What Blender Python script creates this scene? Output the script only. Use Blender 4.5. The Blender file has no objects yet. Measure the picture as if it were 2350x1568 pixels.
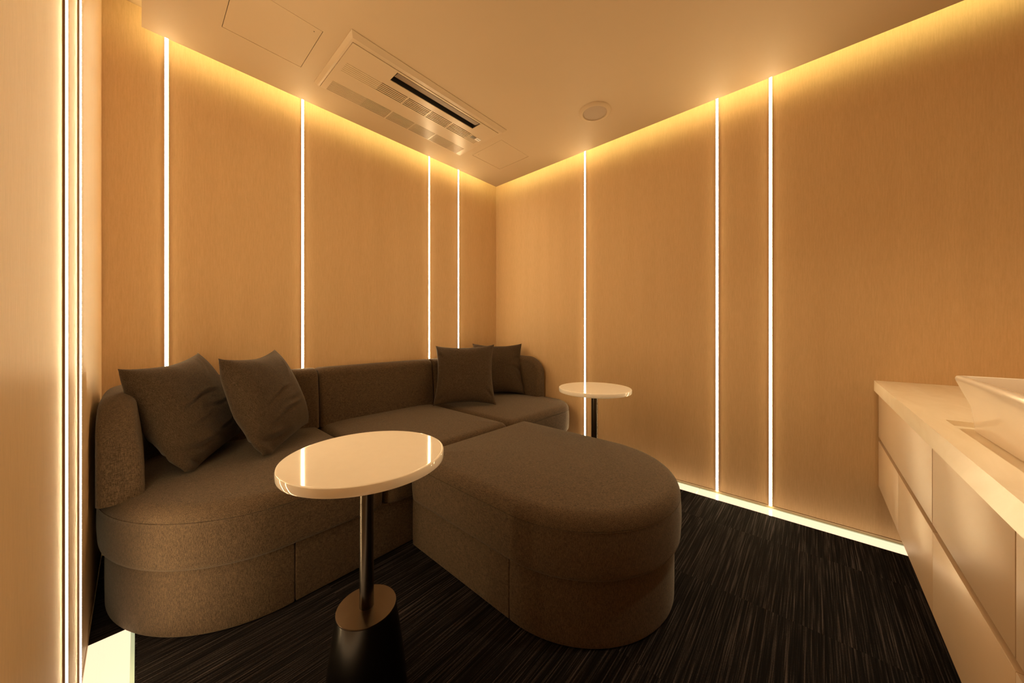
import bpy, bmesh, math, random
from mathutils import Vector, Matrix, noise

# ------------------------------------------------------------------ camera, world, exposure
scene = bpy.context.scene
PI = math.pi
XB, YA, XC, YD = 2.372, 2.339, -0.105, -0.86      # right wall, back wall, left wall, wall behind the camera
ZC, ZU = 2.357, 2.509                             # dropped ceiling, upper ceiling
cam_d = bpy.data.cameras.new('camera')
cam = bpy.data.objects.new('camera', cam_d)
scene.collection.objects.link(cam)
cam.location = (0, 0, 1.0)
cam.rotation_euler = (PI / 2, 0, math.radians(41.8516 - 90))
cam_d.sensor_width = 36
cam_d.lens = 770.32 / 2350 * 36
cam_d.shift_y = -27 / 2350
cam_d.clip_start = 0.01
scene.camera = cam
world = bpy.data.worlds.new('world')
scene.world = world
world.use_nodes = True
world.node_tree.nodes['Background'].inputs[0].default_value = (0, 0, 0, 1)
scene.view_settings.view_transform = 'Standard'
scene.view_settings.look = 'None'
scene.view_settings.exposure = 0.18
scene.view_settings.gamma = 1.0
scene.view_settings.use_curve_mapping = False
# light of the room's own lamps
LED_COL, LED_STR = (1.0, 0.72, 0.38), 54.0        # vertical strips
COVE_COL, COVE_STR = (1.0, 0.88, 0.34), 7.8       # strips hidden in the ceiling cove
DOWN_COL, DOWN_W = (1.0, 0.80, 0.48), 39.0        # ceiling downlight in front of the vanity
MIR_STR = 8.0                                    # tape under the mirror
PANEL_COL, PANEL_STR = (1.0, 0.72, 0.46), 1.3    # glass light boxes in the floor
try:
    scene.cycles.max_bounces = 14
    scene.cycles.diffuse_bounces = 10
except Exception:
    pass

# ------------------------------------------------------------------ helpers
COL = scene.collection


def tag(o, label=None, cat=None, group=None, kind=None):
    if label: o['label'] = label
    if cat: o['category'] = cat
    if group: o['group'] = group
    if kind: o['kind'] = kind
    return o


def mk(name, verts, faces, mat=None, parent=None, smooth=None, loc=None):
    me = bpy.data.meshes.new(name)
    me.from_pydata([tuple(v) for v in verts], [], faces)
    me.validate()
    bm = bmesh.new(); bm.from_mesh(me)
    bmesh.ops.remove_doubles(bm, verts=bm.verts, dist=1e-5)
    bmesh.ops.recalc_face_normals(bm, faces=bm.faces)
    bm.to_mesh(me); bm.free()
    if smooth is not None:
        me.polygons.foreach_set('use_smooth', [True] * len(me.polygons))
        me.set_sharp_from_angle(angle=math.radians(smooth))
    o = bpy.data.objects.new(name, me)
    COL.objects.link(o)
    if mat: me.materials.append(mat)
    if parent: o.parent = parent
    if loc: o.location = loc
    return o


def empty(name, loc=(0, 0, 0), rz=0):
    o = bpy.data.objects.new(name, None)
    COL.objects.link(o)
    o.location = loc
    o.rotation_euler = (0, 0, rz)
    o.empty_display_size = 0.1
    return o


def box_geo(x0, x1, y0, y1, z0, z1, bev=0.0, seg=2):
    bm = bmesh.new()
    bmesh.ops.create_cube(bm, size=1)
    for v in bm.verts:
        v.co = Vector(((x0 + x1) / 2 + v.co.x * (x1 - x0), (y0 + y1) / 2 + v.co.y * (y1 - y0), (z0 + z1) / 2 + v.co.z * (z1 - z0)))
    if bev:
        bmesh.ops.bevel(bm, geom=bm.edges[:], offset=bev, segments=seg, profile=0.5, affect='EDGES')
    vs = [v.co.copy() for v in bm.verts]
    for i, v in enumerate(bm.verts): v.index = i
    fs = [[v.index for v in f.verts] for f in bm.faces]
    bm.free()
    return vs, fs


def join(parts):
    V, Fc = [], []
    for vs, fs in parts:
        n = len(V)
        V += list(vs)
        Fc += [[i + n for i in f] for f in fs]
    return V, Fc


def mk_raw(name, geos, mat, parent=None, smooth=None, loc=None):
    """several closed shells in one mesh (no merging between shells)"""
    V, Fc = join(geos)
    me = bpy.data.meshes.new(name)
    me.from_pydata([tuple(v) for v in V], [], Fc)
    me.validate()
    bm = bmesh.new(); bm.from_mesh(me)
    bmesh.ops.recalc_face_normals(bm, faces=bm.faces)
    bm.to_mesh(me); bm.free()
    if smooth is not None:
        me.polygons.foreach_set('use_smooth', [True] * len(me.polygons))
        me.set_sharp_from_angle(angle=math.radians(smooth))
    o = bpy.data.objects.new(name, me)
    COL.objects.link(o)
    if mat: me.materials.append(mat)
    if parent: o.parent = parent
    if loc: o.location = loc
    return o


def box(name, x0, x1, y0, y1, z0, z1, mat, parent=None, bev=0.0, seg=2):
    return mk_raw(name, [box_geo(x0, x1, y0, y1, z0, z1, bev, seg)], mat, parent, 24 if bev else None)


def loft(rings, cap0=True, cap1=True):
    n = len(rings[0]); V = []; Fc = []
    for r in rings: V += list(r)
    for k in range(len(rings) - 1):
        for i in range(n):
            j = (i + 1) % n
            Fc.append([k * n + i, k * n + j, (k + 1) * n + j, (k + 1) * n + i])
    if cap0: Fc.append(list(range(n))[::-1])
    if cap1: Fc.append([(len(rings) - 1) * n + i for i in range(n)])
    return V, Fc


def lathe(profile, n=72, cx=0, cy=0):
    rings = [[Vector((cx + r * math.cos(2 * PI * i / n), cy + r * math.sin(2 * PI * i / n), z)) for i in range(n)] for r, z in profile]
    return loft(rings)


def offset_poly(pts, d):
    """inset a convex counter-clockwise outline by d"""
    n = len(pts); out = []
    for i in range(n):
        a, b, c = pts[i - 1], pts[i], pts[(i + 1) % n]
        e1 = (b - a).normalized(); e2 = (c - b).normalized()
        n1 = Vector((-e1.y, e1.x)); n2 = Vector((-e2.y, e2.x))
        m = (n1 + n2)
        m = m / max(m.dot(n1), 0.3) if m.length > 1e-6 else n1
        out.append(b + m * d)
    return out


def resample(pts, step=0.02):
    out = []
    n = len(pts)
    for i in range(n):
        a, b = pts[i], pts[(i + 1) % n]
        k = max(1, int(round((b - a).length / step)))
        for j in range(k): out.append(a.lerp(b, j / k))
    return out


def slab(outline, z0, z1, rt, rb, crown=0.0, bulge=0.0, piping=0.0, rc=0.03):
    """upholstered block: convex outline, rounded top and bottom edges, crowned top"""
    pts = [Vector(p) for p in outline]
    # round the sharp plan corners a little
    n = len(pts); rp = []
    for i in range(n):
        a, b, c = pts[i - 1], pts[i], pts[(i + 1) % n]
        e1 = (a - b); e2 = (c - b)
        ang = e1.angle(e2)
        if ang < math.radians(150):
            k = min(rc, e1.length * .45, e2.length * .45)
            p0 = b + e1.normalized() * k; p2 = b + e2.normalized() * k
            for t in [0, .2, .4, .6, .8, 1]:
                rp.append((1 - t) ** 2 * p0 + 2 * t * (1 - t) * b + t * t * p2)
        else:
            rp.append(b)
    pts = resample(rp, 0.018)
    rings = []

    def ring(ins, z):
        q = offset_poly(pts, ins)
        rings.append([Vector((p.x, p.y, z)) for p in q])
    for k in range(5):
        th = PI / 2 * k / 4
        ring(rb * (1 - math.sin(th)), z0 + rb * (1 - math.cos(th)))
    m = 8
    for k in range(1, m):
        t = k / m
        ring(-bulge * math.sin(PI * t), z0 + rb + (z1 - rt - z0 - rb) * t)
    if piping:
        zs = z1 - rt
        ring(0.0, zs - 0.0035); ring(-0.0006, zs - 0.0018); ring(piping, zs - 0.0004); ring(0.0, zs + 0.0012)
    for k in range(1 if piping else 0, 7):
        th = PI / 2 * k / 6
        ring(rt * (1 - math.cos(th)), z1 - rt + rt * math.sin(th))
    cen = sum((Vector((p.x, p.y, 0)) for p in rings[-1]), Vector()) / len(pts)
    base = rings[-1]
    for k in range(1, 13):
        t = 1 - k / 12 if k < 12 else 0.006
        rings.append([Vector((cen.x + (p.x - cen.x) * t, cen.y + (p.y - cen.y) * t, z1 + crown * (1 - t ** 3))) for p in base])
    return loft(rings)


def heightfield(xs, ys, depth, z, up=True):
    """stepped plate seen from below: bottom at z, cells pushed up by depth(cx, cy); None = no cell"""
    xs = sorted(set(round(v, 5) for v in xs)); ys = sorted(set(round(v, 5) for v in ys))
    V, Fc = [], []
    s = 1 if up else -1
    D = [[depth((xs[i] + xs[i + 1]) / 2, (ys[j] + ys[j + 1]) / 2) for j in range(len(ys) - 1)] for i in range(len(xs) - 1)]

    def quad(*p):
        n = len(V); V.extend(p); Fc.append([n, n + 1, n + 2, n + 3])
    for i in range(len(xs) - 1):
        for j in range(len(ys) - 1):
            d = D[i][j]
            x0, x1, y0, y1 = xs[i], xs[i + 1], ys[j], ys[j + 1]
            zz = z + s * abs(d)
            if d >= 0: quad((x0, y0, zz), (x1, y0, zz), (x1, y1, zz), (x0, y1, zz))
            if i + 1 < len(xs) - 1 and D[i + 1][j] != d:
                z2 = z + s * abs(D[i + 1][j])
                quad((x1, y0, zz), (x1, y1, zz), (x1, y1, z2), (x1, y0, z2))
            if j + 1 < len(ys) - 1 and D[i][j + 1] != d:
                z2 = z + s * abs(D[i][j + 1])
                quad((x0, y1, zz), (x1, y1, zz), (x1, y1, z2), (x0, y1, z2))
    return V, Fc, xs, ys


# ------------------------------------------------------------------ materials
class NT:
    def __init__(self, name):
        self.m = bpy.data.materials.new(name)
        self.m.use_nodes = True
        self.t = self.m.node_tree
        self.b = self.t.nodes['Principled BSDF']

    def n(self, kind, **kw):
        nd = self.t.nodes.new(kind)
        for k, v in kw.items():
            if k in nd.inputs: nd.inputs[k].default_value = v
            else: setattr(nd, k, v)
        return nd

    def l(self, a, ao, b, bi):
        self.t.links.new(a.outputs[ao], b.inputs[bi])


def plain(name, col, rough=0.5, metal=0.0, spec=0.5, coat=0.0, mott=0.0, scale=8.0, bump=0.0):
    k = NT(name)
    k.b.inputs['Roughness'].default_value = rough
    k.b.inputs['Metallic'].default_value = metal
    k.b.inputs['Specular IOR Level'].default_value = spec
    k.b.inputs['Coat Weight'].default_value = coat
    k.b.inputs['Coat Roughness'].default_value = 0.05
    tc = k.n('ShaderNodeTexCoord')
    nz = k.n('ShaderNodeTexNoise', Scale=scale, Detail=4.0)
    k.l(tc, 'Object', nz, 'Vector')
    rp = k.n('ShaderNodeValToRGB')
    rp.color_ramp.elements[0].position = 0.3; rp.color_ramp.elements[1].position = 0.7
    rp.color_ramp.elements[0].color = (*[c * (1 - mott) for c in col], 1)
    rp.color_ramp.elements[1].color = (*[min(1, c * (1 + mott)) for c in col], 1)
    k.l(nz, 'Fac', rp, 'Fac'); k.l(rp, 'Color', k.b, 'Base Color')
    if bump:
        bp = k.n('ShaderNodeBump', Strength=bump, Distance=0.002)
        k.l(nz, 'Fac', bp, 'Height'); k.l(bp, 'Normal', k.b, 'Normal')
    return k.m


def emitter(name, col, st, base=(0.8, 0.8, 0.8), rough=0.4, coat=0.0):
    k = NT(name)
    k.b.inputs['Base Color'].default_value = (*base, 1)
    k.b.inputs['Roughness'].default_value = rough
    k.b.inputs['Coat Weight'].default_value = coat
    k.b.inputs['Coat Roughness'].default_value = 0.03
    k.b.inputs['Emission Color'].default_value = (*col, 1)
    k.b.inputs['Emission Strength'].default_value = st
    return k.m


def mapped_noise(k, scale, nscale=1.0, detail=2.0, rough=0.5):
    tc = k.n('ShaderNodeTexCoord')
    mp = k.n('ShaderNodeMapping')
    mp.inputs['Scale'].default_value = scale
    nz = k.n('ShaderNodeTexNoise', Scale=nscale, Detail=detail, Roughness=rough)
    k.l(tc, 'Object', mp, 'Vector'); k.l(mp, 'Vector', nz, 'Vector')
    return nz


def math_node(k, op, a, b=None, va=None, vb=None):
    m = k.n('ShaderNodeMath', operation=op)
    if a is not None: k.t.links.new(a, m.inputs[0])
    elif va is not None: m.inputs[0].default_value = va
    if b is not None: k.t.links.new(b, m.inputs[1])
    elif vb is not None: m.inputs[1].default_value = vb
    return m.outputs[0]


def wallcloth():
    """pale fibrous wall covering: fine vertical grain and small flecks"""
    k = NT('wall_covering')
    a = mapped_noise(k, (210, 210, 16), 1.0, 3.0)
    b = mapped_noise(k, (420, 420, 90), 1.0, 2.0)
    c = mapped_noise(k, (14, 14, 1.2), 1.0, 2.0)
    s = math_node(k, 'ADD', math_node(k, 'MULTIPLY', a.outputs['Fac'], None, vb=0.5), math_node(k, 'MULTIPLY', b.outputs['Fac'], None, vb=0.25))
    s = math_node(k, 'ADD', s, math_node(k, 'MULTIPLY', c.outputs['Fac'], None, vb=0.25))
    rp = k.n('ShaderNodeValToRGB')
    e = rp.color_ramp.elements
    e[0].position = 0.34; e[0].color = (0.565, 0.395, 0.220, 1)
    e[1].position = 0.66; e[1].color = (0.655, 0.465, 0.270, 1)
    k.t.links.new(s, rp.inputs['Fac'])
    k.l(rp, 'Color', k.b, 'Base Color')
    k.b.inputs['Roughness'].default_value = 0.43
    k.b.inputs['Specular IOR Level'].default_value = 0.18
    bp = k.n('ShaderNodeBump', Strength=0.10, Distance=0.0003)
    k.t.links.new(s, bp.inputs['Height'])
    k.l(bp, 'Normal', k.b, 'Normal')
    return k.m


def fabric(name, dark, light):
    k = NT(name)
    A = mapped_noise(k, (90, 1050, 1050), 1.0, 1.0)
    B = mapped_noise(k, (1050, 90, 1050), 1.0, 1.0)
    Cn = mapped_noise(k, (1050, 1050, 90), 1.0, 1.0)
    D = mapped_noise(k, (60, 60, 60), 1.0, 3.0)
    s = math_node(k, 'ADD', A.outputs['Fac'], B.outputs['Fac'])
    s = math_node(k, 'ADD', s, Cn.outputs['Fac'])
    s = math_node(k, 'ADD', s, math_node(k, 'MULTIPLY', D.outputs['Fac'], None, vb=0.15))
    s = math_node(k, 'DIVIDE', s, None, vb=3.15)
    rp = k.n('ShaderNodeValToRGB')
    e = rp.color_ramp.elements
    e[0].position = 0.42; e[0].color = (*dark, 1)
    e[1].position = 0.60; e[1].color = (*light, 1)
    k.t.links.new(s, rp.inputs['Fac'])
    k.l(rp, 'Color', k.b, 'Base Color')
    k.b.inputs['Roughness'].default_value = 0.95
    k.b.inputs['Specular IOR Level'].default_value = 0.15
    k.b.inputs['Sheen Weight'].default_value = 0.12
    k.b.inputs['Sheen Roughness'].default_value = 0.5
    bp = k.n('ShaderNodeBump', Strength=0.35, Distance=0.0015)
    k.t.links.new(s, bp.inputs['Height'])
    k.l(bp, 'Normal', k.b, 'Normal')
    return k.m


def carpet():
    k = NT('carpet')
    tc = k.n('ShaderNodeTexCoord')
    # tiles of half a metre, each with its own offset
    sc = k.n('ShaderNodeVectorMath', operation='SCALE'); sc.inputs['Scale'].default_value = 2.0
    fl = k.n('ShaderNodeVectorMath', operation='FLOOR')
    wn = k.n('ShaderNodeTexWhiteNoise', noise_dimensions='3D')
    k.l(tc, 'Object', sc, 0); k.l(sc, 'Vector', fl, 0); k.l(fl, 'Vector', wn, 'Vector')
    of = k.n('ShaderNodeVectorMath', operation='SCALE'); of.inputs['Scale'].default_value = 9.0
    k.l(wn, 'Color', of, 0)
    ad = k.n('ShaderNodeVectorMath', operation='ADD')
    k.l(tc, 'Object', ad, 0); k.l(of, 'Vector', ad, 1)

    def str_noise(scale, detail):
        mp = k.n('ShaderNodeMapping'); mp.inputs['Scale'].default_value = scale
        nz = k.n('ShaderNodeTexNoise', Scale=1.0, Detail=detail)
        k.l(ad, 'Vector', mp, 'Vector'); k.l(mp, 'Vector', nz, 'Vector')
        return nz.outputs['Fac']
    a = str_noise((3.0, 220, 1), 2.0)
    b = str_noise((7.0, 520, 1), 1.0)
    c = str_noise((260, 260, 1), 1.0)
    s = math_node(k, 'ADD', math_node(k, 'MULTIPLY', a, None, vb=0.55), math_node(k, 'MULTIPLY', b, None, vb=0.35))
    s = math_node(k, 'ADD', s, math_node(k, 'MULTIPLY', c, None, vb=0.10))
    rp = k.n('ShaderNodeValToRGB')
    e = rp.color_ramp.elements
    e[0].position = 0.42; e[0].color = (0.0045, 0.0038, 0.0040, 1)
    e[1].position = 0.66; e[1].color = (0.056, 0.046, 0.047, 1)
    m = e.new(0.52); m.color = (0.0105, 0.0090, 0.0096, 1)
    k.t.links.new(s, rp.inputs['Fac'])
    k.l(rp, 'Color', k.b, 'Base Color')
    k.b.inputs['Roughness'].default_value = 0.9
    k.b.inputs['Specular IOR Level'].default_value = 0.04
    bp = k.n('ShaderNodeBump', Strength=0.5, Distance=0.002)
    k.t.links.new(s, bp.inputs['Height'])
    k.l(bp, 'Normal', k.b, 'Normal')
    return k.m


def marble(name, c0, c1, rough):
    k = NT(name)
    tc = k.n('ShaderNodeTexCoord')
    mp = k.n('ShaderNodeMapping'); mp.inputs['Scale'].default_value = (3, 9, 6); mp.inputs['Rotation'].default_value = (0, 0, 0.5)
    n1 = k.n('ShaderNodeTexNoise', Scale=1.4, Detail=6.0, Distortion=1.2)
    k.l(tc, 'Object', mp, 'Vector'); k.l(mp, 'Vector', n1, 'Vector')
    rp = k.n('ShaderNodeValToRGB')
    e = rp.color_ramp.elements
    e[0].position = 0.3; e[0].color = (*c0, 1); e[1].position = 0.7; e[1].color = (*c1, 1)
    k.l(n1, 'Fac', rp, 'Fac'); k.l(rp, 'Color', k.b, 'Base Color')
    k.b.inputs['Roughness'].default_value = rough
    return k.m


M_wall = wallcloth()
M_ceil = plain('ceiling_paint', (0.50, 0.385, 0.255), 0.6, spec=0.2, mott=0.01, scale=3)
M_fab = fabric('sofa_fabric', (0.030, 0.020, 0.0125), (0.132, 0.089, 0.055))
M_pil = fabric('pillow_fabric', (0.020, 0.0132, 0.0085), (0.090, 0.061, 0.039))
M_carp = carpet()
M_led = emitter('led_diffuser', LED_COL, LED_STR)
M_chan = plain('led_channel', (0.30, 0.19, 0.11), 0.5, mott=0.02)
M_cove = emitter('cove_led', COVE_COL, COVE_STR)
M_pan = emitter('floor_light_glass', PANEL_COL, PANEL_STR, (0.05, 0.05, 0.05), 0.08, 1.0)
M_green = emitter('glass_edge', (0.62, 0.66, 0.42), 0.55, (0.3, 0.36, 0.25), 0.2)
M_dark = plain('dark_gap', (0.012, 0.009, 0.007), 0.9, mott=0.1)
M_trim = plain('trim_paint', (0.62, 0.48, 0.30), 0.5, mott=0.03)
M_top = plain('table_top_white', (0.88, 0.86, 0.82), 0.055, spec=0.5, mott=0.012, scale=40)
M_steel = plain('dark_metal', (0.11, 0.095, 0.078), 0.26, metal=1.0, mott=0.08, scale=20)
M_bronze = plain('bronze_disc', (0.085, 0.058, 0.036), 0.30, metal=1.0, mott=0.05, scale=20)
M_base = plain('table_base_metal', (0.075, 0.068, 0.058), 0.22, metal=1.0, mott=0.05, scale=20)
M_cab = plain('cabinet_laminate', (0.50, 0.365, 0.245), 0.36, spec=0.5, mott=0.015, scale=5)
M_groove = plain('groove_profile', (0.13, 0.085, 0.05), 0.5, mott=0.02)
M_counter = marble('counter_stone', (0.80, 0.70, 0.54), (0.88, 0.80, 0.66), 0.24)
M_ceramic = plain('basin_ceramic', (0.84, 0.76, 0.68), 0.18, coat=0.4, mott=0.01)
M_plastic = plain('aircon_plastic', (0.52, 0.41, 0.28), 0.30, mott=0.01)
M_vane = plain('aircon_vane', (0.20, 0.14, 0.09), 0.5, mott=0.02)
M_sens = plain('sensor_window', (0.16, 0.14, 0.12), 0.3)
M_lab = plain('white_label', (0.88, 0.86, 0.82), 0.5)
M_spk = plain('speaker_grille_cloth', (0.40, 0.31, 0.23), 0.8, mott=0.03, scale=400)
M_zip = plain('zipper_metal', (0.45, 0.38, 0.30), 0.4, metal=1.0)

# ------------------------------------------------------------------ room shell
GL = 0.100      # width of the floor light boxes
PY = 1.71       # where they end


def floor_piece(x0, x1, y0, y1): return box_geo(x0, x1, y0, y1, -0.06, 0.0)


fl = mk_raw('floor', [floor_piece(XC + GL, XB - GL, YD, YA),
                      floor_piece(XC - 0.1, XC + GL, PY, YA), floor_piece(XB - GL, XB + 0.1, PY, YA)], M_carp)
tag(fl, kind='structure')
sub = box('floor', XC - 0.1, XB + 0.1, YD - 0.1, YA + 0.1, -0.12, -0.062, M_dark); tag(sub, kind='structure')


def wall_panels(name, x0, x1, y0, y1):
    o = box(name, x0, x1, y0, y1, 0.0155, ZU + 0.05, M_wall)
    return tag(o, kind='structure')


wall_panels('wall_back', XC - 0.12, XB + 0.12, YA, YA + 0.1)
wall_panels('wall_right', XB, XB + 0.1, YD, YA)
wall_panels('wall_left', XC - 0.1, XC, YD, YA)
wall_panels('wall_front', XC - 0.12, XB + 0.12, YD - 0.1, YD)
# thin base trims below a shadow gap
tag(box('baseboard_right', XB - 0.001, XB + 0.1, YD, YA, -0.06, 0.0125, M_trim), kind='structure')
tag(box('baseboard_left', XC - 0.1, XC + 0.001, YD, YA, -0.06, 0.0125, M_trim), kind='structure')
tag(box('baseboard_back', XC - 0.12, XB + 0.12, YA - 0.001, YA + 0.1, -0.06, 0.0125, M_trim), kind='structure')
tag(box('baseboard_front', XC - 0.12, XB + 0.12, YD - 0.1, YD + 0.001, -0.06, 0.0125, M_trim), kind='structure')

# upper ceiling and dropped ceiling with openings
tag(box('ceiling', XC - 0.12, XB + 0.12, YD - 0.1, YA + 0.1, ZU, ZU + 0.06, M_ceil), kind='structure')
DX0, DX1, DY1 = 0.0125, XB - 0.1, YA - 0.1
AP = [(0.252, 0.565, 1.660, 1.971), (1.736, 2.045, 1.656, 1.970)]       # access panels
AC = (0.665, 1.650, 1.565, 2.015)                                        # opening above the air conditioner
g = 0.0022
xs = [DX0, DX1, AC[0], AC[1]]; ys = [YD, DY1, AC[2], AC[3]]
for a in AP: xs += [a[0], a[1]]; ys += [a[2], a[3]]


def dep(cx, cy):
    for a in AP:
        if a[0] < cx < a[1] and a[2] < cy < a[3]: return 0.012
    if AC[0] < cx < AC[1] and AC[2] < cy < AC[3]: return 0.10
    return 0.0


V, Fc, xs, ys = heightfield(xs, ys, dep, ZC)
# edge strip and top so the dropped panel has thickness
n = len(V)
T = 0.030
for a, b in (((DX0, YD), (DX1, YD)), ((DX1, YD), (DX1, DY1)), ((DX1, DY1), (DX0, DY1)), ((DX0, DY1), (DX0, YD))):
    V += [(a[0], a[1], ZC), (b[0], b[1], ZC), (b[0], b[1], ZC + T), (a[0], a[1], ZC + T)]
    Fc.append([n, n + 1, n + 2, n + 3]); n += 4
for (x0, x1, y0, y1) in [(DX0, AC[0], YD, DY1), (AC[1], DX1, YD, DY1), (AC[0], AC[1], YD, AC[2]), (AC[0], AC[1], AC[3], DY1)]:
    V += [(x0, y0, ZC + T), (x1, y0, ZC + T), (x1, y1, ZC + T), (x0, y1, ZC + T)]
    Fc.append([n, n + 1, n + 2, n + 3]); n += 4
ce = mk('ceiling', V, Fc, M_ceil)
tag(ce, kind='structure')

for a, lab, sx in ((AP[0], 'square flush ceiling access panel at upper left, its left edge gap dark', 0.537),
                   (AP[1], 'square flush ceiling access panel near the room corner, past the air conditioner', 1.765)):
    e = empty('access_panel', ((a[0] + a[1]) / 2, (a[2] + a[3]) / 2, ZC))
    tag(e, lab, 'access panel', 'flush access panels in the ceiling')
    cx, cy = e.location.x, e.location.y
    hx, hy = (a[1] - a[0]) / 2 - g, (a[3] - a[2]) / 2 - g
    box('panel_board', -hx, hx, -hy, hy, 0.0006, 0.0112, M_ceil, e)
    s = mk_raw('latch', [lathe([(0.0015, -0.0004), (0.0022, 0.0), (0.0022, 0.002)], 12)], M_dark, e)
    s.location = ((sx - cx), (1.69 if a is AP[0] else 1.93) - cy, 0.0003)

# ------------------------------------------------------------------ floor light boxes
def floor_light(x0, x1, y0, y1, edge_side, lab):
    e = empty('floor_light', ((x0 + x1) / 2, (y0 + y1) / 2, -0.06))
    tag(e, lab, 'light', 'glass light panels set in the floor')
    ox, oy, oz = e.location
    w = 0.009
    if edge_side < 0:
        gx0, gx1, ex0, ex1 = x0 + w * .55, x1, x0, x0 + w * .55
    else:
        gx0, gx1, ex0, ex1 = x0, x1 - w, x1 - w, x1
    box('glass_panel', gx0 - ox, gx1 - ox, y0 - oy + .0008, y1 - oy - .0008, 0.01, 0.059, M_pan, e)
    box('glass_edge', ex0 - ox, ex1 - ox, y0 - oy, y1 - oy, 0.01, 0.0592, M_green, e)['label'] = 'greenish cut edge of the glass'
    return e


floor_light(XC + 0.0015, XC + GL - 0.0005, YD + 0.002, PY - .001, 1, 'glowing white glass floor panel along the left wall')
floor_light(XB - GL + 0.0005, XB - 0.0015, 0.532, PY - .001, 1, 'short glowing floor panel by the right wall, beyond the joint and mostly behind the ottoman')
floor_light(XB - GL + 0.0005, XB - 0.0015, YD + 0.002, 0.529, 1, 'long glowing glass floor panel along the right wall beside the carpet, reaching the vanity')

# ------------------------------------------------------------------ vertical light strips
def strip_geo(z0, z1, W=0.0125, P=0.0056):
    """half-round diffuser standing proud of the wall; local: x across, y out of wall (+), z up"""
    n = 12; rings = []
    prof = [(-W / 2, -0.001)] + [(-W / 2 * math.cos(PI * i / n), 0.003 + (P - 0.003) * math.sin(PI * i / n)) for i in range(n + 1)] + [(W / 2, -0.001)]
    return loft([[Vector((x, y, z)) for x, y in prof] for z in (z0, z1)])


def light_strip(x, y, rz, z1, lab, W=0.0125, P=0.0056):
    e = empty('light_strip', (x, y, 0.0), rz)
    tag(e, lab, 'light', 'vertical light strips on the walls')
    mk_raw('diffuser', [strip_geo(0.0135, z1, W, P)], M_led, e, 40)
    cw, ch = 0.0022, 0.0034
    mk_raw('channel', [box_geo(-W / 2 - cw, -W / 2 - .0002, -0.001, ch, 0.0135, z1), box_geo(W / 2 + .0002, W / 2 + cw, -0.001, ch, 0.0135, z1)], M_chan, e)
    return e


SA = [(0.095, 'leftmost vertical light strip on the back wall, above the left pillow'),
      (0.679, 'vertical light strip on the back wall rising from the left end of the middle backrest'),
      (1.593, 'left one of the close pair of light strips on the back wall, near the corner'),
      (1.897, 'right one of the close pair of light strips on the back wall, nearest the corner')]
for x, lab in SA: light_strip(x, YA, PI, ZU - 0.002, lab)
SB = [(1.345, 'vertical light strip on the right wall behind the far round table'),
      (0.436, 'left one of the close pair of light strips on the right wall'),
      (0.176, 'right one of the close pair of light strips on the right wall, nearest the vanity')]
for y, lab in SB: light_strip(XB, y, PI / 2, ZU - 0.002, lab)
light_strip(XC, 1.452, -PI / 2, ZU - 0.002, 'narrower, farther light strip on the near left wall beside the sofa arm', P=0.0060)
light_strip(XC, 1.187, -PI / 2, ZU - 0.002, 'nearest light strip on the left wall, closest to the left edge of the picture', P=0.0060)

# strips hidden in the ceiling cove, on low upright boards standing on the dropped ceiling
def cove(name_loc, x0, x1, y0, y1, along_x, lab):
    e = empty('cove_light', name_loc)
    tag(e, lab, 'light', 'hidden cove lights above the dropped ceiling')
    ox, oy, oz = name_loc
    z0, z1 = 0.030, 0.075
    if along_x:
        box('led_tape', x0 - ox, x1 - ox, y1 - 0.003 - oy, y1 - oy, z0, z1, M_cove, e)
        box('board', x0 - ox, x1 - ox, y0 - oy, y1 - 0.0032 - oy, 0.0, 0.085, M_ceil, e)
    else:
        box('led_tape', x1 - 0.003 - ox, x1 - ox, y0 - oy, y1 - oy, z0, z1, M_cove, e)
        box('board', x0 - ox, x1 - 0.0032 - ox, y0 - oy, y1 - oy, 0.0, 0.085, M_ceil, e)


cove((1.2, DY1 - .03, ZC + T), 0.03, DX1 - 0.04, DY1 - 0.040, DY1 - 0.028, True, 'cove light lying on the dropped ceiling along the back wall')
cove((DX1 - .03, 0.8, ZC + T), DX1 - 0.040, DX1 - 0.028, YD + 0.03, DY1 - 0.04, False, 'cove light lying on the dropped ceiling along the right wall')

# recessed downlight over the vanity
dl = empty('downlight', (1.35, -0.20, ZC))
tag(dl, 'round recessed ceiling downlight in front of the vanity, beyond the top picture edge', 'light')
mk_raw('trim_ring', [lathe([(0.034, 0.0), (0.034, -0.003), (0.038, -0.004), (0.046, -0.002), (0.047, 0.0)], 48)], M_ceil, dl, 40)
lamp_d = bpy.data.lights.new('lamp', 'SPOT')
lamp_d.color = DOWN_COL; lamp_d.energy = DOWN_W; lamp_d.spot_size = math.radians(105); lamp_d.spot_blend = 1.0; lamp_d.shadow_soft_size = 0.03
lamp = bpy.data.objects.new('lamp', lamp_d); COL.objects.link(lamp); lamp.parent = dl; lamp.location = (0, 0, -0.006)

# mirror over the vanity on the wall behind the camera, lit along its lower edge
mi = empty('wall_mirror', (1.40, YD, 1.02))
tag(mi, 'wide wall mirror over the vanity, lit along its lower edge, behind the viewpoint', 'mirror')
box('mirror_glass', -0.85, 0.90, 0.022, 0.028, 0.0, 0.95, plain('mirror_silver', (0.9, 0.88, 0.85), 0.02, metal=1.0), mi)
box('backing_box', -0.82, 0.87, 0.001, 0.0215, 0.02, 0.93, M_cab, mi)
box('led_tape', -0.82, 0.87, 0.006, 0.018, 0.012, 0.0195, emitter('mirror_led', LED_COL, MIR_STR), mi)

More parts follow.
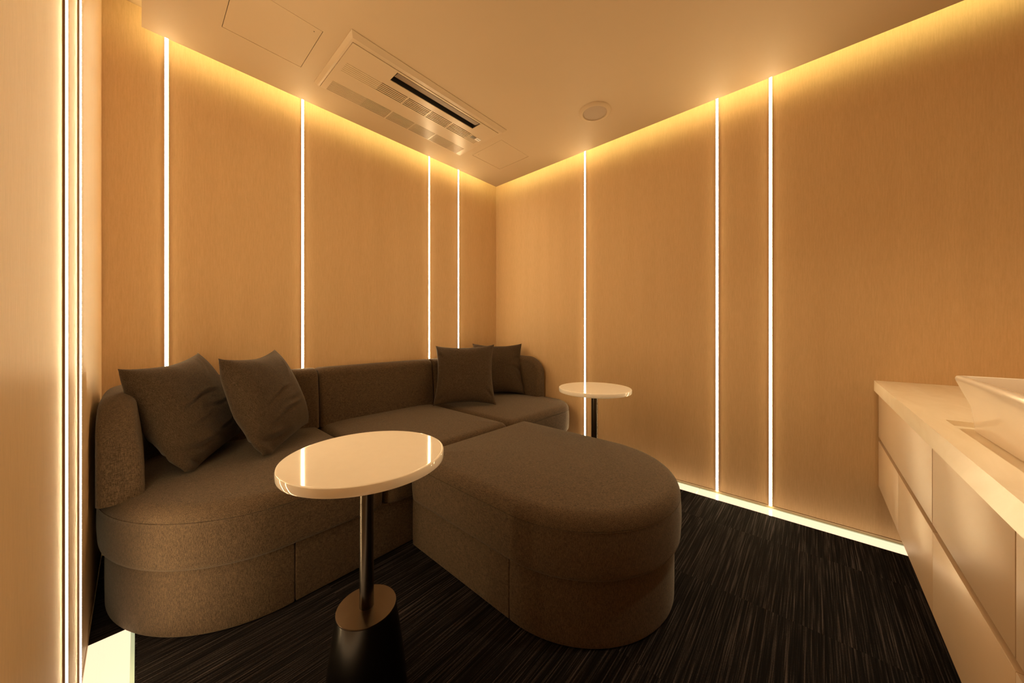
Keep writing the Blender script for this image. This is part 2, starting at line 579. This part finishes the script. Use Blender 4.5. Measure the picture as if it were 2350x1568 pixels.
# ------------------------------------------------------------------ ceiling cassette air conditioner
ac = empty('air_conditioner', (1.157, 1.79, ZC))
tag(ac, 'long beige ceiling cassette air conditioner with an open outlet slot and two grille bands', 'air conditioner')
ax, ay = ac.location.x, ac.location.y
FX0, FX1, FY0, FY1 = 0.645, 1.672, 1.547, 2.030
PX0, PX1, PY0_, PY1_ = 0.672, 1.645, 1.600, 2.022


def rect(x0, x1, y0, y1, z): return [Vector((x0 - ax, y0 - ay, z)), Vector((x1 - ax, y0 - ay, z)), Vector((x1 - ax, y1 - ay, z)), Vector((x0 - ax, y1 - ay, z))]


# frame: a sloping rim round the body
fr = loft([rect(FX0, FX1, FY0, FY1, 0.0), rect(FX0, FX1, FY0, FY1, -0.003), rect(FX0 + .016, FX1 - .010, FY0 + .030, FY1 - .004, -0.0125),
           rect(PX0 - .0015, PX1 + .0015, PY0_ - .0015, PY1_ + .0015, -0.0135), rect(PX0 - .0015, PX1 + .0015, PY0_ - .0015, PY1_ + .0015, 0.07)], False, False)
mk_raw('frame', [fr], M_plastic, ac)
gx = []
gy = []
holes = []     # x0,x1,y0,y1,depth
OUT = (0.905, 1.492, 1.612, 1.690)
gx += [OUT[0], OUT[1]]; gy += [OUT[2], OUT[3]]
XSEC = [0.888, 1.045, 1.205, 1.365, 1.525]
gx += XSEC + [PX0, PX1, PX0 + .03, PX1 - .03]
for v in XSEC[1:-1]: gx += [v - 0.004, v + 0.004]


def band(y0, y1, n, duty):
    p = (y1 - y0) / (n - 1 + duty)
    out = []
    for i in range(n):
        a = y0 + i * p
        out.append((a, a + p * duty)); gy.extend([a, a + p * duty])
    return out


B1 = band(1.738, 1.815, 6, 0.52)
B2 = band(1.922, 2.016, 11, 0.50)
gy += [PY0_, PY1_]


def acdep(cx, cy):
    if OUT[0] < cx < OUT[1] and OUT[2] < cy < OUT[3]: return 0.075
    for B in (B1, B2):
        for a, b in B:
            if a < cy < b:
                if XSEC[0] < cx < XSEC[-1]:
                    if any(abs(cx - v) < 0.004 for v in XSEC[1:-1]): return 0.0
                    return -0.005 if B is B1 else -0.0045
                if PX0 + .03 < cx < PX1 - .03:
                    if B is B1 and 1.535 < cx and False: return 0.0
                    return 0.0016
    return 0.0


V, Fc, _, _ = heightfield(gx, gy, acdep, -0.0165)
V = [(v[0] - ax, v[1] - ay, v[2]) for v in V]
n = len(V)
for a, b in (((PX0, PY0_), (PX1, PY0_)), ((PX1, PY0_), (PX1, PY1_)), ((PX1, PY1_), (PX0, PY1_)), ((PX0, PY1_), (PX0, PY0_))):
    V += [(a[0] - ax, a[1] - ay, -0.0165), (b[0] - ax, b[1] - ay, -0.0165), (b[0] - ax, b[1] - ay, 0.06), (a[0] - ax, a[1] - ay, 0.06)]
    Fc.append([n, n + 1, n + 2, n + 3]); n += 4
mk('face_panel', V, Fc, M_plastic, ac)
# outlet: dark throat lining, one curved louvre
ox0, ox1, oy0, oy1 = OUT[0] - ax, OUT[1] - ax, OUT[2] - ay, OUT[3] - ay
t = 0.0012
mk_raw('outlet_throat', [box_geo(ox0 + t, ox0 + 2 * t, oy0 + t, oy1 - t, -0.0140, 0.058), box_geo(ox1 - 2 * t, ox1 - t, oy0 + t, oy1 - t, -0.0140, 0.058),
                         box_geo(ox0 + t, ox1 - t, oy0 + t, oy0 + 2 * t, -0.0140, 0.058), box_geo(ox0 + t, ox1 - t, oy1 - 2 * t, oy1 - t, -0.0140, 0.058),
                         box_geo(ox0 + t, ox1 - t, oy0 + t, oy1 - t, 0.056, 0.058)], M_dark, ac)
prof = []
for i in range(9):
    s = i / 8
    yy = oy0 + 0.005 + 0.042 * s
    prof.append((yy, -0.0150 + 0.007 * s - 0.002 * math.sin(PI * s)))
prof2 = [(y, z + 0.003) for y, z in prof][::-1]
ringsv = [[Vector((x, y, z)) for y, z in prof + prof2] for x in (ox0 + 0.006, ox1 - 0.006)]
mk_raw('louvre', [loft(ringsv)], M_vane, ac, 40)
o = box('sensor_window', 1.545 - ax, 1.578 - ax, 1.748 - ay, 1.776 - ay, -0.0180, -0.0150, M_sens, ac, 0.0008)
o = box('label_sticker', 1.584 - ax, 1.622 - ax, 1.745 - ay, 1.774 - ay, -0.0175, -0.0150, M_lab, ac)
o = box('label_print', 1.590 - ax, 1.616 - ax, 1.757 - ay, 1.761 - ay, -0.0178, -0.0170, M_sens, ac)
mk_raw('grille_backing', [box_geo(XSEC[0] - ax - .002, XSEC[-1] - ax + .002, 1.735 - ay, 1.818 - ay, 0.006, 0.008), box_geo(XSEC[0] - ax - .002, XSEC[-1] - ax + .002, 1.919 - ay, 2.018 - ay, -0.0070, -0.0050)], M_dark, ac)

# ceiling speaker
sp = empty('ceiling_speaker', (1.900, 1.010, ZC))
tag(sp, 'round beige speaker with a darker grille set flush in the ceiling', 'speaker')
mk_raw('trim_ring', [lathe([(0.0705, 0.0), (0.0705, -0.007), (0.0735, -0.0115), (0.080, -0.0115), (0.093, -0.006), (0.0975, -0.0025), (0.0985, 0.0)], 72)], M_ceil, sp, 40)
mk_raw('grille', [lathe([(0.0005, -0.0080), (0.050, -0.0080), (0.0695, -0.0065), (0.0695, 0.0)], 72)], M_spk, sp, 40)

# ------------------------------------------------------------------ sofa
sofa = empty('sectional_sofa', (1.131, 1.85, 0))
tag(sofa, 'long brown-grey fabric sofa with rounded ends built along the back wall', 'sofa')
SX, SY = sofa.location.x, sofa.location.y
SYF = 1.388      # front of the cushions
XM = 1.131       # middle of the sofa


def sh(geo, dx=0.0, dy=0.0):
    return [Vector((v[0] - SX + dx, v[1] - SY + dy, v[2])) for v in geo[0]], geo[1]


def end_outline(inset, x_in, x_out=-0.097, yb=2.332, yf=SYF):
    cx, cy, a, b = 0.36, 1.95, 0.457, 0.558
    pts = [Vector((x_in, yb)), Vector((x_out, yb))]
    for i in range(0, 29):
        th = PI + (PI / 2) * i / 28
        pts.append(Vector((cx + a * math.cos(th), cy + b * math.sin(th))))
    pts.append(Vector((x_in, yf)))
    return offset_poly(pts, inset) if inset else pts


def mirror(pts): return [Vector((2 * XM - p.x, p.y)) for p in pts][::-1]


gap = 0.0015
XL, XR = 0.727, 1.535
# cushions
lo = end_outline(0, XL - gap)
mk_raw('seat_cushion', [sh(slab(lo, 0.222, 0.430, 0.048, 0.020, 0.014, 0.003, 0.0022, rc=0.058))], M_fab, sofa, 60)
mk_raw('seat_cushion', [sh(slab([Vector((XL + gap, SYF)), Vector((XR - gap, SYF)), Vector((XR - gap, 2.332)), Vector((XL + gap, 2.332))], 0.222, 0.430, 0.048, 0.020, 0.014, 0.003, 0.0022, rc=0.058))], M_fab, sofa, 60)
def right_outline(x_in, x_out, yb, yf, r):
    pts = [Vector((x_in, yf))]
    for i in range(0, 25):
        th = -PI / 2 + (PI / 2) * i / 24
        pts.append(Vector((x_out - r + r * math.cos(th), yf + r * 1.1 + r * 1.1 * math.sin(th))))
    return pts + [Vector((x_out, yb)), Vector((x_in, yb))]


mk_raw('seat_cushion', [sh(slab(right_outline(XR + gap, 2.358, 2.332, SYF, 0.215), 0.222, 0.430, 0.048, 0.020, 0.014, 0.003, 0.0022, rc=0.058))], M_fab, sofa, 60)
# base panels
BL = 0.386
yfb = 1.410
bo = end_outline(0, BL - gap, -0.087, 2.325, yfb)
bo = []
cx, cy, a, b = 0.36, 1.95, 0.440, 0.540
bo = [Vector((BL - gap, 2.325)), Vector((-0.080, 2.325))] + [Vector((cx + a * math.cos(PI + PI / 2 * i / 28), cy + b * math.sin(PI + PI / 2 * i / 28))) for i in range(29)] + [Vector((BL - gap, yfb))]
mk_raw('base_panel', [sh(slab(bo, 0.004, 0.226, 0.006, 0.006, 0, 0.001, rc=0.006))], M_fab, sofa, 60)
mk_raw('base_panel', [sh(slab([Vector((BL + gap, yfb)), Vector((2 * XM - BL - gap, yfb)), Vector((2 * XM - BL - gap, 2.325)), Vector((BL + gap, 2.325))], 0.004, 0.226, 0.006, 0.006, 0, 0.001, rc=0.006))], M_fab, sofa, 60)
mk_raw('base_panel', [sh(slab(right_outline(2 * XM - BL + gap, 2.342, 2.325, yfb, 0.200), 0.004, 0.226, 0.006, 0.006, 0, 0.001, rc=0.006))], M_fab, sofa, 60)


def back_sweep(pairs, ztop, zbot, rend0, fil, fil1, lean=0.018):
    """pairs of outer/inner plan points along the backrest; rend0 = radius of the arched front end"""
    mids = [(p[0] + p[1]) / 2 for p in pairs]
    s = [0.0]
    for i in range(1, len(mids)): s.append(s[-1] + (mids[i] - mids[i - 1]).length)
    L = s[-1]
    rings = []
    for (o, i_), sv in zip(pairs, s):
        zt = ztop
        if rend0 and sv < rend0: zt = ztop - rend0 + math.sqrt(max(0, rend0 ** 2 - (rend0 - sv) ** 2))
        ins = 0.0
        for d, f_ in ((sv, fil), (L - sv, fil1)):
            if d < f_: ins = max(ins, f_ - math.sqrt(max(0, f_ ** 2 - (f_ - d) ** 2)))
        if ins and not (rend0 and sv < rend0): zt -= ins * 0.7
        w = (i_ - o).length
        u = (i_ - o) / w
        rt = min(0.050, w * 0.44)
        P = []
        zi = zt - rt
        a0 = o + u * ins; a1 = i_ - u * ins
        ww = (a1 - a0).length
        # inner face up, top arc, outer face down
        for k in range(7):
            tz = k / 6
            z = zbot + (zi - zbot) * tz
            P.append((a1 + u * (lean * (1 - tz) + 0.006 * math.sin(PI * tz)), z))
        for k in range(1, 8):
            th = PI / 2 * k / 8
            P.append((a1 - u * rt * (1 - math.cos(th)), zi + rt * math.sin(th)))
        P.append((a1 - u * rt, zt + 0.0005)); P.append((a0 + u * rt, zt + 0.0005))
        for k in range(1, 8):
            th = PI / 2 * (1 - k / 8)
            P.append((a0 + u * rt * (1 - math.cos(th)), zi + rt * math.sin(th)))
        for k in range(7):
            P.append((a0, zi + (zbot - zi) * k / 6))
        rings.append([Vector((p.x, p.y, z)) for p, z in P])
    V, Fc = loft(rings, False, False)
    m = len(rings[0])
    for b, flip in ((0, True), ((len(rings) - 1) * m, False)):
        for i in range(m // 2 - 1):
            q = [b + i, b + i + 1, b + m - 2 - i, b + m - 1 - i]
            Fc.append(q[::-1] if flip else q)
    return V, Fc


def fine(L, r):
    return sorted(set([round(L * i / 40, 4) for i in range(41)] + [round(r * (1 - math.cos(PI / 2 * i / 12)), 4) for i in range(13)] +
                      [round(0.03 * (1 - math.cos(PI / 2 * i / 6)), 4) for i in range(7)] + [round(L - 0.02 * (1 - math.cos(PI / 2 * i / 6)), 4) for i in range(7)]))


ARM_Y = 1.722
pl = []
Ls = 2.09 - ARM_Y
for q in sorted(set([round(0.15 * (1 - math.cos(PI / 2 * i / 14)), 5) for i in range(15)] + [round(0.028 * (1 - math.cos(PI / 2 * i / 7)), 5) for i in range(8)] + [0.2, 0.25, 0.3, Ls])):
    y = ARM_Y + q
    pl.append((Vector((-0.092, y)), Vector((0.000, y))))
for i in range(1, 15):
    th = PI - PI / 2 * i / 15
    pl.append((Vector((0.118 + 0.210 * math.cos(th), 2.120 + 0.210 * math.sin(th))), Vector((0.100 + 0.10 * math.cos(th), 2.098 + 0.10 * math.sin(th)))))
for x in [0.13, 0.2, 0.3, 0.4, 0.5, 0.6, 0.68] + [XL - gap - 0.02 * (1 - math.sin(PI / 2 * i / 6)) for i in range(7)]:
    pl.append((Vector((x, 2.330)), Vector((x, 2.198))))
mk_raw('backrest', [sh(back_sweep(pl, 0.768, 0.418, 0.15, 0.026, 0.020))], M_fab, sofa, 50)
pr = [(Vector((2 * XM - o.x, o.y)), Vector((2 * XM - i.x, i.y))) for o, i in pl]
mk_raw('backrest', [sh(back_sweep(pr, 0.768, 0.418, 0.15, 0.026, 0.020))], M_fab, sofa, 50)
W = XR - XL - 2 * gap
pc = [(Vector((XL + gap + q, 2.330)), Vector((XL + gap + q, 2.198))) for q in
      sorted(set([round(0.02 * (1 - math.cos(PI / 2 * i / 6)), 5) for i in range(7)] + [W * i / 10 for i in range(1, 10)] + [round(W - 0.02 * (1 - math.cos(PI / 2 * i / 6)), 5) for i in range(7)]))]
mk_raw('backrest', [sh(back_sweep(pc, 0.768, 0.418, 0, 0.020, 0.020))], M_fab, sofa, 50)

# ------------------------------------------------------------------ ottoman
ott = empty('ottoman', (1.24, 0.86, 0))
tag(ott, 'large brown-grey fabric ottoman with a half-round front end, pushed against the sofa', 'ottoman')


def sho(geo): return [Vector((v[0] - 1.24, v[1] - 0.86, v[2])) for v in geo[0]], geo[1]


def stadium(r, yb, cy=0.762, cx=1.24, y_cut=None):
    pts = [Vector((cx + r, yb)), Vector((cx - r, yb))]
    pts += [Vector((cx + r * math.cos(PI + PI * i / 48), cy + r * math.sin(PI + PI * i / 48))) for i in range(49)]
    return pts


mk_raw('seat_cushion', [sho(slab(stadium(0.411, 1.380), 0.222, 0.430, 0.048, 0.020, 0.014, 0.003, 0.0022, rc=0.058))], M_fab, ott, 60)
mk_raw('base_panel', [sho(slab(stadium(0.389, 0.776 - gap, 0.762), 0.004, 0.226, 0.006, 0.006, 0, 0.001, rc=0.004))], M_fab, ott, 60)
mk_raw('base_panel', [sho(slab([Vector((1.24 - .389, 0.776 + gap)), Vector((1.24 + .389, 0.776 + gap)), Vector((1.24 + .389, 1.380)), Vector((1.24 - .389, 1.380))], 0.004, 0.226, 0.006, 0.006, 0, 0.001, rc=0.004))], M_fab, ott, 60)

# ------------------------------------------------------------------ throw pillows
def pillow_geo(s, thick, seed, creases=(), pinch=0.055, top=None, slim=0.0):
    n = 56
    random.seed(seed)
    off = Vector((seed * 3.1, seed * 1.7, 0))
    V, Fc = [], []

    def P(i, j, side):
        u = -1 + 2 * i / n; v = -1 + 2 * j / n
        # concave sides between pointed corners
        x = u * (1 - pinch * (1 - v * v) ** 1.0 * abs(u) ** 3)
        z = v * (1 - (top if (top and v > 0) else pinch) * (1 - u * u) ** 1.0 * abs(v) ** 3)
        q = max(0.0, (1 - abs(u) ** 2.6)) * max(0.0, (1 - abs(v) ** 2.6))
        t = thick * q ** 0.52
        if slim and -u - v > 0.9: t *= 1 - slim * min(1.0, (-u - v - 0.9) / 0.7)
        c = min(1.0, q * 6)
        t += c * 0.004 * noise.noise(Vector((u * 2.3, v * 2.3, side)) + off)
        for (cu, cv, ang, ln, wd, amp) in creases:
            du, dv = u - cu, v - cv
            a_ = du * math.cos(ang) + dv * math.sin(ang); b_ = -du * math.sin(ang) + dv * math.cos(ang)
            b_ += 0.05 * math.sin(a_ * 5 + cu * 7)
            wgt = math.exp(-(a_ / ln) ** 2) * c
            t += amp * wgt * (-math.exp(-(b_ / wd) ** 2) + 0.75 * math.exp(-((b_ - 1.8 * wd) / (1.3 * wd)) ** 2))
        y = -side * t
        # puckers radiating from the seams
        y += side * 0.0
        return Vector((x * s / 2, y, z * s / 2))
    for side in (1, -1):
        base = len(V)
        for i in range(n + 1):
            for j in range(n + 1): V.append(P(i, j, side))
        for i in range(n):
            for j in range(n):
                a = base + i * (n + 1) + j
                f = [a, a + n + 1, a + n + 2, a + 1]
                Fc.append(f if side > 0 else f[::-1])
    return V, Fc


def corner_pillow(corners, thick, seed, lab, creases, pinch=0.055, curl=None, top=None, slim=0.0, grow=1.0):
    """pillow stretched between four corner points (TL, TR, BR, BL) seen from its front"""
    TL, TR, BR, BL = [Vector(c) for c in corners]
    cen = (TL + TR + BR + BL) / 4
    TL, TR, BR, BL = [cen + (c - cen) * grow for c in (TL, TR, BR, BL)]
    ux = ((TR - TL) + (BR - BL)).normalized()
    vz = ((TL - BL) + (TR - BR)); vz = (vz - ux * vz.dot(ux)).normalized()
    ny = vz.cross(ux)          # points away from the viewer
    V, Fc = pillow_geo(2.0, thick, seed, creases, pinch, top, slim)
    out = []
    M = Matrix((ux, ny, vz)).transposed()
    Mi = M.transposed()
    for v in V:
        u = (v.x + 1) / 2; w = (v.z + 1) / 2
        p = TL * (1 - u) * w + TR * u * w + BR * u * (1 - w) + BL * (1 - u) * (1 - w)
        p = p + ny * v.y
        if curl: p = curl(p, v.x, v.z, ux, ny, vz)
        out.append(Mi @ (p - cen))
    o = mk('throw_pillow', out, Fc, M_pil, None, 80)
    o.matrix_world = Matrix.Translation(cen) @ M.to_4x4()
    tag(o, lab, 'pillow', 'square throw pillows on the sofa')
    return o



# ------------------------------------------------------------------ round side tables
def side_table(x, y, lab):
    e = empty('side_table', (x, y, 0))
    tag(e, lab, 'table', 'round side tables')
    zt, r, th = 0.660, 0.208, 0.0235
    mk_raw('tabletop', [lathe([(0.0005, zt - th), (r - 0.003, zt - th), (r - .0008, zt - th + .0012), (r, zt - th + 0.004), (r, zt - 0.004), (r - .0012, zt - .0012), (r - 0.004, zt), (r - 0.006, zt), (0.0005, zt)], 128)], M_top, e, 24)
    mk_raw('stem', [lathe([(0.0185, 0.238), (0.0185, zt - th)], 48)], M_steel, e, 40)
    mk_raw('mounting_plate', [lathe([(0.0005, zt - th - 0.006), (0.07, zt - th - 0.006), (0.07, zt - th)], 48)], M_steel, e, 40)
    prof = [(0.0005, 0.0), (0.104, 0.0), (0.106, 0.003)]
    for i in range(1, 13):
        t_ = i / 12
        prof.append((0.106 - 0.0295 * t_ ** 1.25, 0.003 + 0.233 * t_))
    prof.append((0.0005, 0.236))
    mk_raw('pedestal', [lathe(prof, 96)], M_base, e, 40)
    mk_raw('pedestal_cap', [lathe([(0.0005, 0.2362), (0.0768, 0.2362), (0.0772, 0.238), (0.0765, 0.240), (0.0005, 0.240)], 96)], M_bronze, e, 40)['label'] = 'bronze coloured round cap plate'
    return e


side_table(0.422, 0.916, 'white round side table in front of the sofa, its whole dark stem and pedestal showing')
side_table(1.795, 0.956, 'white round side table farther back between the ottoman and the right wall')

# ------------------------------------------------------------------ vanity
VX0, VF = 0.42, -0.235
van = empty('vanity_cabinet', (1.39, -0.55, 0.25))
tag(van, 'wall-hung beige vanity cabinet with flush drawers under the stone counter', 'cabinet')
vx, vy, vz_ = van.location


def vbox(name, x0, x1, y0, y1, z0, z1, mat, bev=0.0):
    return box(name, x0 - vx, x1 - vx, y0 - vy, y1 - vy, z0 - vz_, z1 - vz_, mat, van, bev)


vbox('body', VX0, XB - 0.001, YD + 0.002, VF - 0.022, 0.252, 0.704, M_cab)
VG = 0.0020
ux = [VX0, 0.912, 1.400, XB - 0.001]
for i in range(3):
    gp = VG if i != 1 else VG
    vbox('drawer', ux[i] + gp, ux[i + 1] - (0.0032 if i == 1 else VG), VF - 0.021, VF, 0.487, 0.704, M_cab, 0.0012)
lx = [VX0, 0.912, 1.397, 1.875, XB - 0.001]
for i in range(4):
    vbox('door', lx[i] + .0006, lx[i + 1] - .0006, VF - 0.021, VF, 0.251, 0.468, M_cab, 0.0012)
vbox('finger_groove', VX0, XB - 0.001, VF - 0.0219, VF - 0.0205, 0.4685, 0.4865, M_groove)

# counter with a shallow recess under the basin
CZ0, CZ1 = 0.706, 0.756
RX0, RX1, RY0, RY1 = 0.86, 1.462, -0.74, -0.268
V, Fc, _, _ = heightfield([VX0 - .005, RX0, RX1, XB - 0.0005], [YD + 0.001, RY0, RY1, -0.2205],
                          lambda cx, cy: 0.013 if (RX0 < cx < RX1 and RY0 < cy < RY1) else 0.0, CZ1, up=False)
n = len(V)
c0 = (VX0 - .005, YD + .001); c1 = (XB - .0005, -0.2205)
for a, b in (((c0[0], c0[1]), (c1[0], c0[1])), ((c1[0], c0[1]), (c1[0], c1[1])), ((c1[0], c1[1]), (c0[0], c1[1])), ((c0[0], c1[1]), (c0[0], c0[1]))):
    V += [(a[0], a[1], CZ1), (b[0], b[1], CZ1), (b[0], b[1], CZ0), (a[0], a[1], CZ0)]
    Fc.append([n, n + 1, n + 2, n + 3]); n += 4
V += [(c0[0], c0[1], CZ0), (c1[0], c0[1], CZ0), (c1[0], c1[1], CZ0), (c0[0], c1[1], CZ0)]
Fc.append([n, n + 1, n + 2, n + 3])
ct = mk('countertop', V, Fc, M_counter)
tag(ct, 'pale stone countertop with a shallow sunken tray, on top of the vanity', 'countertop')


def rrect(x0, x1, y0, y1, r, z, n=8):
    out = []
    for cx, cy, a0 in ((x1 - r, y1 - r, 0), (x0 + r, y1 - r, PI / 2), (x0 + r, y0 + r, PI), (x1 - r, y0 + r, 3 * PI / 2)):
        for i in range(n + 1):
            a_ = a0 + PI / 2 * i / n
            out.append(Vector((cx + r * math.cos(a_), cy + r * math.sin(a_), z)))
    return out


bx0, bx1, by0, by1, bz = 0.86, 1.430, -0.72, -0.274, 0.881
bb = 0.743
rings = []
def bring(d, z, r=0.02): rings.append(rrect(bx0 + d * 0.5, bx1 - d * 0.5, by0 + d, by1 - d, max(r, 0.004), z))
bring(0.032, bb, 0.02); bring(0.029, bb + 0.002, 0.02); bring(0.026, bb + .03, .02); bring(0.022, bb + .065, .02); bring(0.010, bb + .100, .02); bring(0.0015, bz - .012, .018)
bring(0.0, bz - .006, .02); bring(0.001, bz - .002, .02); bring(0.003, bz, .019)
bring(0.016, bz - .0005, .018); bring(0.018, bz - .002, .018)
bring(0.024, bz - .03, .02); bring(0.04, bz - .085, .03); bring(0.07, bz - .105, .04); bring(0.15, bz - .110, .04)
bo_ = mk_raw('basin', [loft(rings)], M_ceramic, None, 50)
for v in bo_.data.vertices: v.co.x -= 1.15; v.co.y += 0.5; v.co.z -= bb
bo_.location = (1.15, -0.5, bb)
tag(bo_, 'white rectangular vessel basin standing on the stone counter', 'sink')

# ------------------------------------------------------------------ pillows (placed last)
def blunt(t0=1.40, c=0.22):
    """the lowest corner is squashed and folded under, so it ends blunt"""
    def f(p, x, z, ux, ny, vz):
        t = -x - z
        if t > t0:
            t2 = t0 + c * (1 - math.exp(-(t - t0) / c))
            d = (-ux - vz).normalized()
            p = p - d * (t - t2) * 0.159 - ny * (0.012 * math.sin(min(1, (t - t0) / 0.6) * PI))
        return p
    return f


cr1 = [(-0.25, 0.10, 0.10, 0.42, 0.035, 0.008), (0.15, -0.10, 0.05, 0.35, 0.03, 0.005), (-0.5, -0.25, -0.1, 0.25, 0.03, 0.004), (0.55, 0.75, 0.62, 0.25, 0.03, 0.006), (0.45, 0.85, 0.45, 0.2, 0.025, 0.005),
       (-0.55, -0.62, -0.35, 0.30, 0.05, 0.014), (-0.62, -0.78, -0.75, 0.18, 0.04, 0.010), (0.1, -0.55, 0.2, 0.3, 0.03, 0.004)]
cr2 = [(-0.3, 0.0, 0.15, 0.35, 0.03, 0.006), (-0.15, -0.38, 0.12, 0.40, 0.035, 0.009), (0.2, -0.15, 0.1, 0.3, 0.03, 0.004), (-0.6, -0.68, -0.4, 0.28, 0.05, 0.014), (0.6, 0.6, 0.9, 0.25, 0.04, 0.006)]
cr3 = [(-0.85, 0.62, -0.5, 0.14, 0.05, 0.006), (-0.88, 0.15, 0.1, 0.12, 0.04, 0.005), (0.85, -0.72, -0.6, 0.2, 0.05, 0.008), (0.9, -0.1, 0.3, 0.12, 0.04, 0.004), (-0.8, -0.8, 0.7, 0.2, 0.05, 0.006)]
cr4 = [(0.75, -0.1, -0.35, 0.25, 0.05, 0.008), (0.8, -0.5, -0.8, 0.25, 0.05, 0.007), (0.8, 0.35, 0.3, 0.15, 0.04, 0.005), (-0.8, 0.7, -0.7, 0.2, 0.04, 0.006)]
first = corner_pillow([(-0.047, 1.861, 0.859), (0.199, 2.237, 0.886), (0.345, 2.150, 0.480), (0.110, 1.758, 0.422)], 0.098, 3,
              'leftmost throw pillow, leaning on the rounded left arm of the sofa', cr1, 0.06, blunt(1.5, 0.26), top=0.13, slim=0.55)
corner_pillow([(0.225, 1.845, 0.880), (0.502, 2.195, 0.891), (0.640, 2.104, 0.480), (0.346, 1.728, 0.424)], 0.094, 7,
              'second throw pillow from the left, standing beside the leftmost one', cr2, 0.07, blunt(1.5, 0.26), top=0.14, slim=0.5)
corner_pillow([(1.585, 2.215, 0.860), (1.895, 1.905, 0.870), (1.765, 1.755, 0.456), (1.455, 2.065, 0.452)], 0.070, 11,
              'front pillow of the right-hand pair, squarely facing the room', cr3, 0.11, grow=1.055)
corner_pillow([(1.985, 2.235, 0.868), (2.335, 1.985, 0.864), (2.235, 1.865, 0.452), (1.885, 2.115, 0.455)], 0.065, 17,
              'rear pillow of the right-hand pair, half hidden and nearest the room corner', cr4, 0.12, grow=1.045)

# small zipper end at the top right corner of the first pillow
c0 = first.matrix_world.inverted() @ Vector((0.199, 2.237, 0.886))
zp = mk_raw('zipper_pull', [box_geo(-0.007, 0.001, -0.002, 0.002, -0.005, 0.003, 0.001)], M_zip, first, 30)
zp.location = c0
